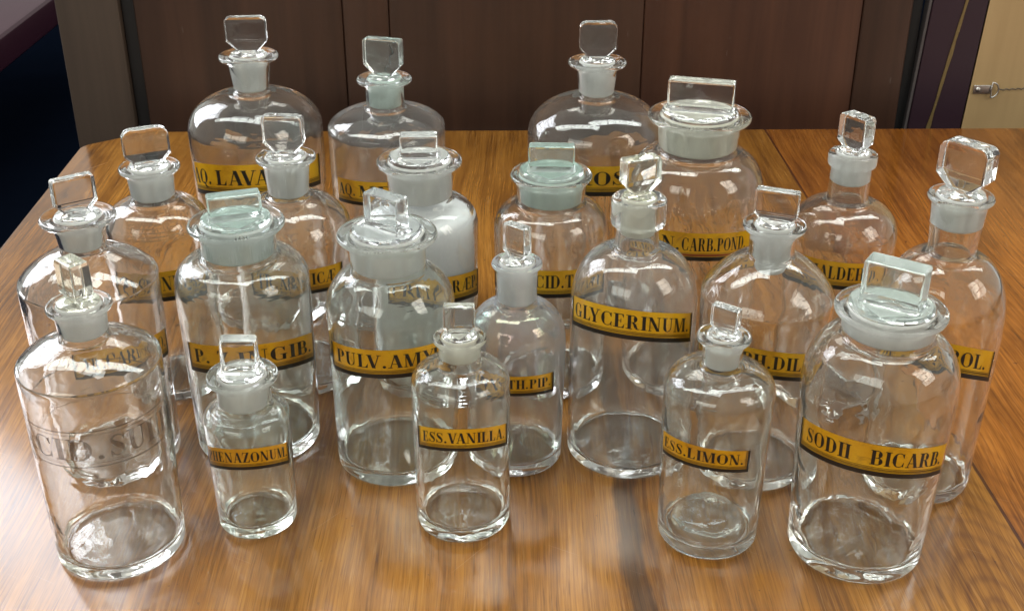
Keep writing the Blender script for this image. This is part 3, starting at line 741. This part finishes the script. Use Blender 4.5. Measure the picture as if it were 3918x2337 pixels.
b(at=(260.5, 886.1), Rb=39.9, p=(143.0, 41.5, 173.1, 15.2, 197.6, 15.5, 208.4, 18.5), cone=0.95, glass='clear', collar=8, plug=186.5, nw=2.6, warp=0.5,
  stop=dict(kind='plate', w=25, t=13, top=241, rot=-38, ch=0.14, tc=0.10), L=lab((137, 114), (-80, 64), [('FORMALDEHYD.', -62, 53)], 4),
  label='long-necked bottle with a small collar and small stopper at back right, label reading ALDEHY')
b(at=(-304.6, 793.7), Rb=46.7, p=(151, 49.0, 175.4, 15.2, 192.0, 18.1, 198.0, 26.6), cone=1.5, glass='smoky', warp=0.5,
  stop=dict(kind='plate', w=29, t=9, top=228.5, rot=14, ch=0.16, tc=0.06, jag=0.8), L=lab((115.5, 93.5), (-26, 72), [('TR.CARD.CO.', -18, 66)], 6),
  label='cone-shouldered bottle behind the engraved bottle at far left, label ending CO')
b(at=(-199.8, 817.0), Rb=47.3, p=(135, 49.6, 159.3, 27.0, 177.0, 27.8, 183.0, 35.3), cone=0.9, glass='green', lip=5.5, base=8,
  stop=dict(kind='block', w=38, t=13, top=206, rot=4, glass='mint', fr='m'), L=lab((108.5, 84.5), (-63, 72), [('P.', -54, -36), ('Z', -29, -17), ('INGIB.', -11, 64)], 9, -5),
  label='wide-mouthed jar with a large mint green stopper and a label reading P. ZINGIB')
b(at=(-88.1, 792.0), Rb=46.0, p=(134, 46.6, 161.2, 26.6, 180.0, 27.5, 186.0, 35.8), cone=1.25, glass='green', lip=5.5, base=7, warp=0.6,
  stop=dict(kind='block', w=31, t=13, top=216, rot=-42, glass='greyk', dish=0.6), L=lab((118.0, 95.2), (-68, 62), [('PULV.AMYLI', -58, 54)], 5),
  label='wide-mouthed jar with a grey block stopper turned sideways, label reading PULV.AMY')
b(at=(3.5, 792.2), Rb=34.3, p=(101, 36.1, 132.4, 14.2, 156.7, 14.9, 162.7, 18.5), cone=0.95, glass='film', base=7,
  stop=dict(kind='plate', w=20, t=9, top=192.5, rot=-38, ch=0.16, tc=0.05), L=lab((90, 73.5), (-50, 48), [('MENTH.PIP.', -46, 43)], 5, sides='R'),
  label='bottle with a milky iridescent film, behind the vanilla bottle, label ending NTH.PIP')
b(at=(89.5, 802.0), Rb=46.5, p=(127.0, 46.4, 172.5, 15.6, 185.6, 15.2, 206.9, 19.6), cone=0.95, glass='hazy', collar=18, plug=182, warp=0.3, nw=2.6,
  stop=dict(kind='plate', w=27, t=13, top=239.5, rot=28, ch=0.24, tc=0.06, glass='straw', fr='c'), L=lab((144, 120.5), (-70, 64), [('GLYCERINUM.', -63, 58)], 9.5, -9),
  label='tall round-shouldered bottle in the centre with a thick collar, label reading GLYCERINUM')
b(at=(182.0, 781.3), Rb=41.4, p=(146, 47.0, 178.2, 15.4, 191.2, 16.5, 197.2, 22.2), cone=1.5, glass='clear', plug=162, warp=0.4, ri=(14.0, 13.0),
  stop=dict(kind='plate', w=30, t=9, top=223.8, rot=-8, ch=0.08, tc=0.05), L=lab((124, 101.5), (-80, 48), [('AC.SULPH.DIL.', -76, 43)], 9, -8),
  label='cone-shouldered bottle with a plug hanging below its neck, label reading LPH.DIL')
b(at=(301.4, 765.4), Rb=40.8, p=(134.0, 43.4, 185.9, 15.3, 219.5, 18.4, 225.5, 22.2), cone=0.95, glass='wavy', plug=204, warp=0.9, ri=(16.5, 12.6),
  stop=dict(kind='plate', w=35, t=16, top=263.5, rot=-28, ch=0.24, tc=0.12), L=lab((138, 114), (-62, 66), [('DE.CARBOL.', -56, 54)], 10, -9, sides='R'),
  label='tall long-necked bottle at the far right with a big faceted stopper, label ending OL')
b(at=(-271.9, 684.1), Rb=43.1, p=(147, 45.4, 166.2, 15.1, 180.3, 16.2, 186.3, 20.8), cone=1.5, glass='clear', base=6, dome=5, punt=5, warp=0.4,
  stop=dict(kind='plate', w=21, t=13, top=218, rot=-64, ch=0.12, tc=0.10, glass='straw'),
  E=lab((121, 93.8), (-178, 178), [('ACID.', -85, 0), ('SULPH.', 3, 91)], 0, 0, lines=[(0.0, 0.03), (0.10, 0.113), (0.155, 0.165), (0.885, 0.897), (0.97, 1.0)], th=(0.20, 0.80)),
  label='engraved bottle at front left without a gold label, lettered CID.SULP in the glass')
b(at=(-181.8, 711.7), Rb=27.5, p=(87, 29.3, 96.5, 18.0, 112.2, 18.4, 118.2, 24.5), cone=0.9, glass='green', base=6, lip=4.5,
  stop=dict(kind='block', w=24, t=12, top=147, rot=-14, glass='knob', jag=1.0), L=lab((78.3, 61.2), (-78, 60), [('PHENAZONUM.', -70, 54)], 7.5, -5),
  label='smallest jar in the front row, wide-mouthed, label reading PHENAZONUM')
b(at=(-34.9, 713.7), Rb=33.2, p=(112, 33.6, 131.0, 14.0, 139.9, 14.2, 145.9, 18.3), cone=0.95, glass='wavy', base=7, warp=0.5, drop=5,
  stop=dict(kind='plate', w=21, t=8, top=170.5, rot=-3, ch=0.08, tc=0.04, fr='c'), L=lab((95.8, 78.3), (-60, 66), [('ESS.VANILLA.', -50, 58)], 8.5, -1),
  label='small bottle at front centre with a cream plug, label reading ESS.VANILLA')
b(at=(137.5, 697.0), Rb=34.7, p=(118, 36.8, 135.8, 13.0, 150.4, 13.4, 156.4, 18.1), cone=0.9, glass='wavy', base=6, dome=17, punt=15, warp=0.22,
  stop=dict(kind='plate', w=19, t=8, top=178.5, rot=-26, ch=0.08, tc=0.05), L=lab((93, 75.9), (-68, 40), [('ESS.LIMON.', -63, 33)], 6, -4, sides='R'),
  label='small bottle at front right of centre with a domed base, label reading ESS.LIMON')
b(at=(237.8, 682.3), Rb=44.9, p=(131, 49.6, 168.7, 28.6, 178.4, 29.2, 184.4, 35.5), cone=1.0, glass='wavy', base=8, warp=1.2, lip=5.5,
  stop=dict(kind='block', w=38, t=17, top=216.5, rot=-14, glass='sea'), L=lab((115, 91.5), (-62, 70), [('SODII', -52, -12), ('BICARB.', 2, 64)], 7.5, -3, sides='L'),
  label='largest front row jar, at the right, rippled glass, label reading SODII BICARB')
for S in B: make_bottle(S)
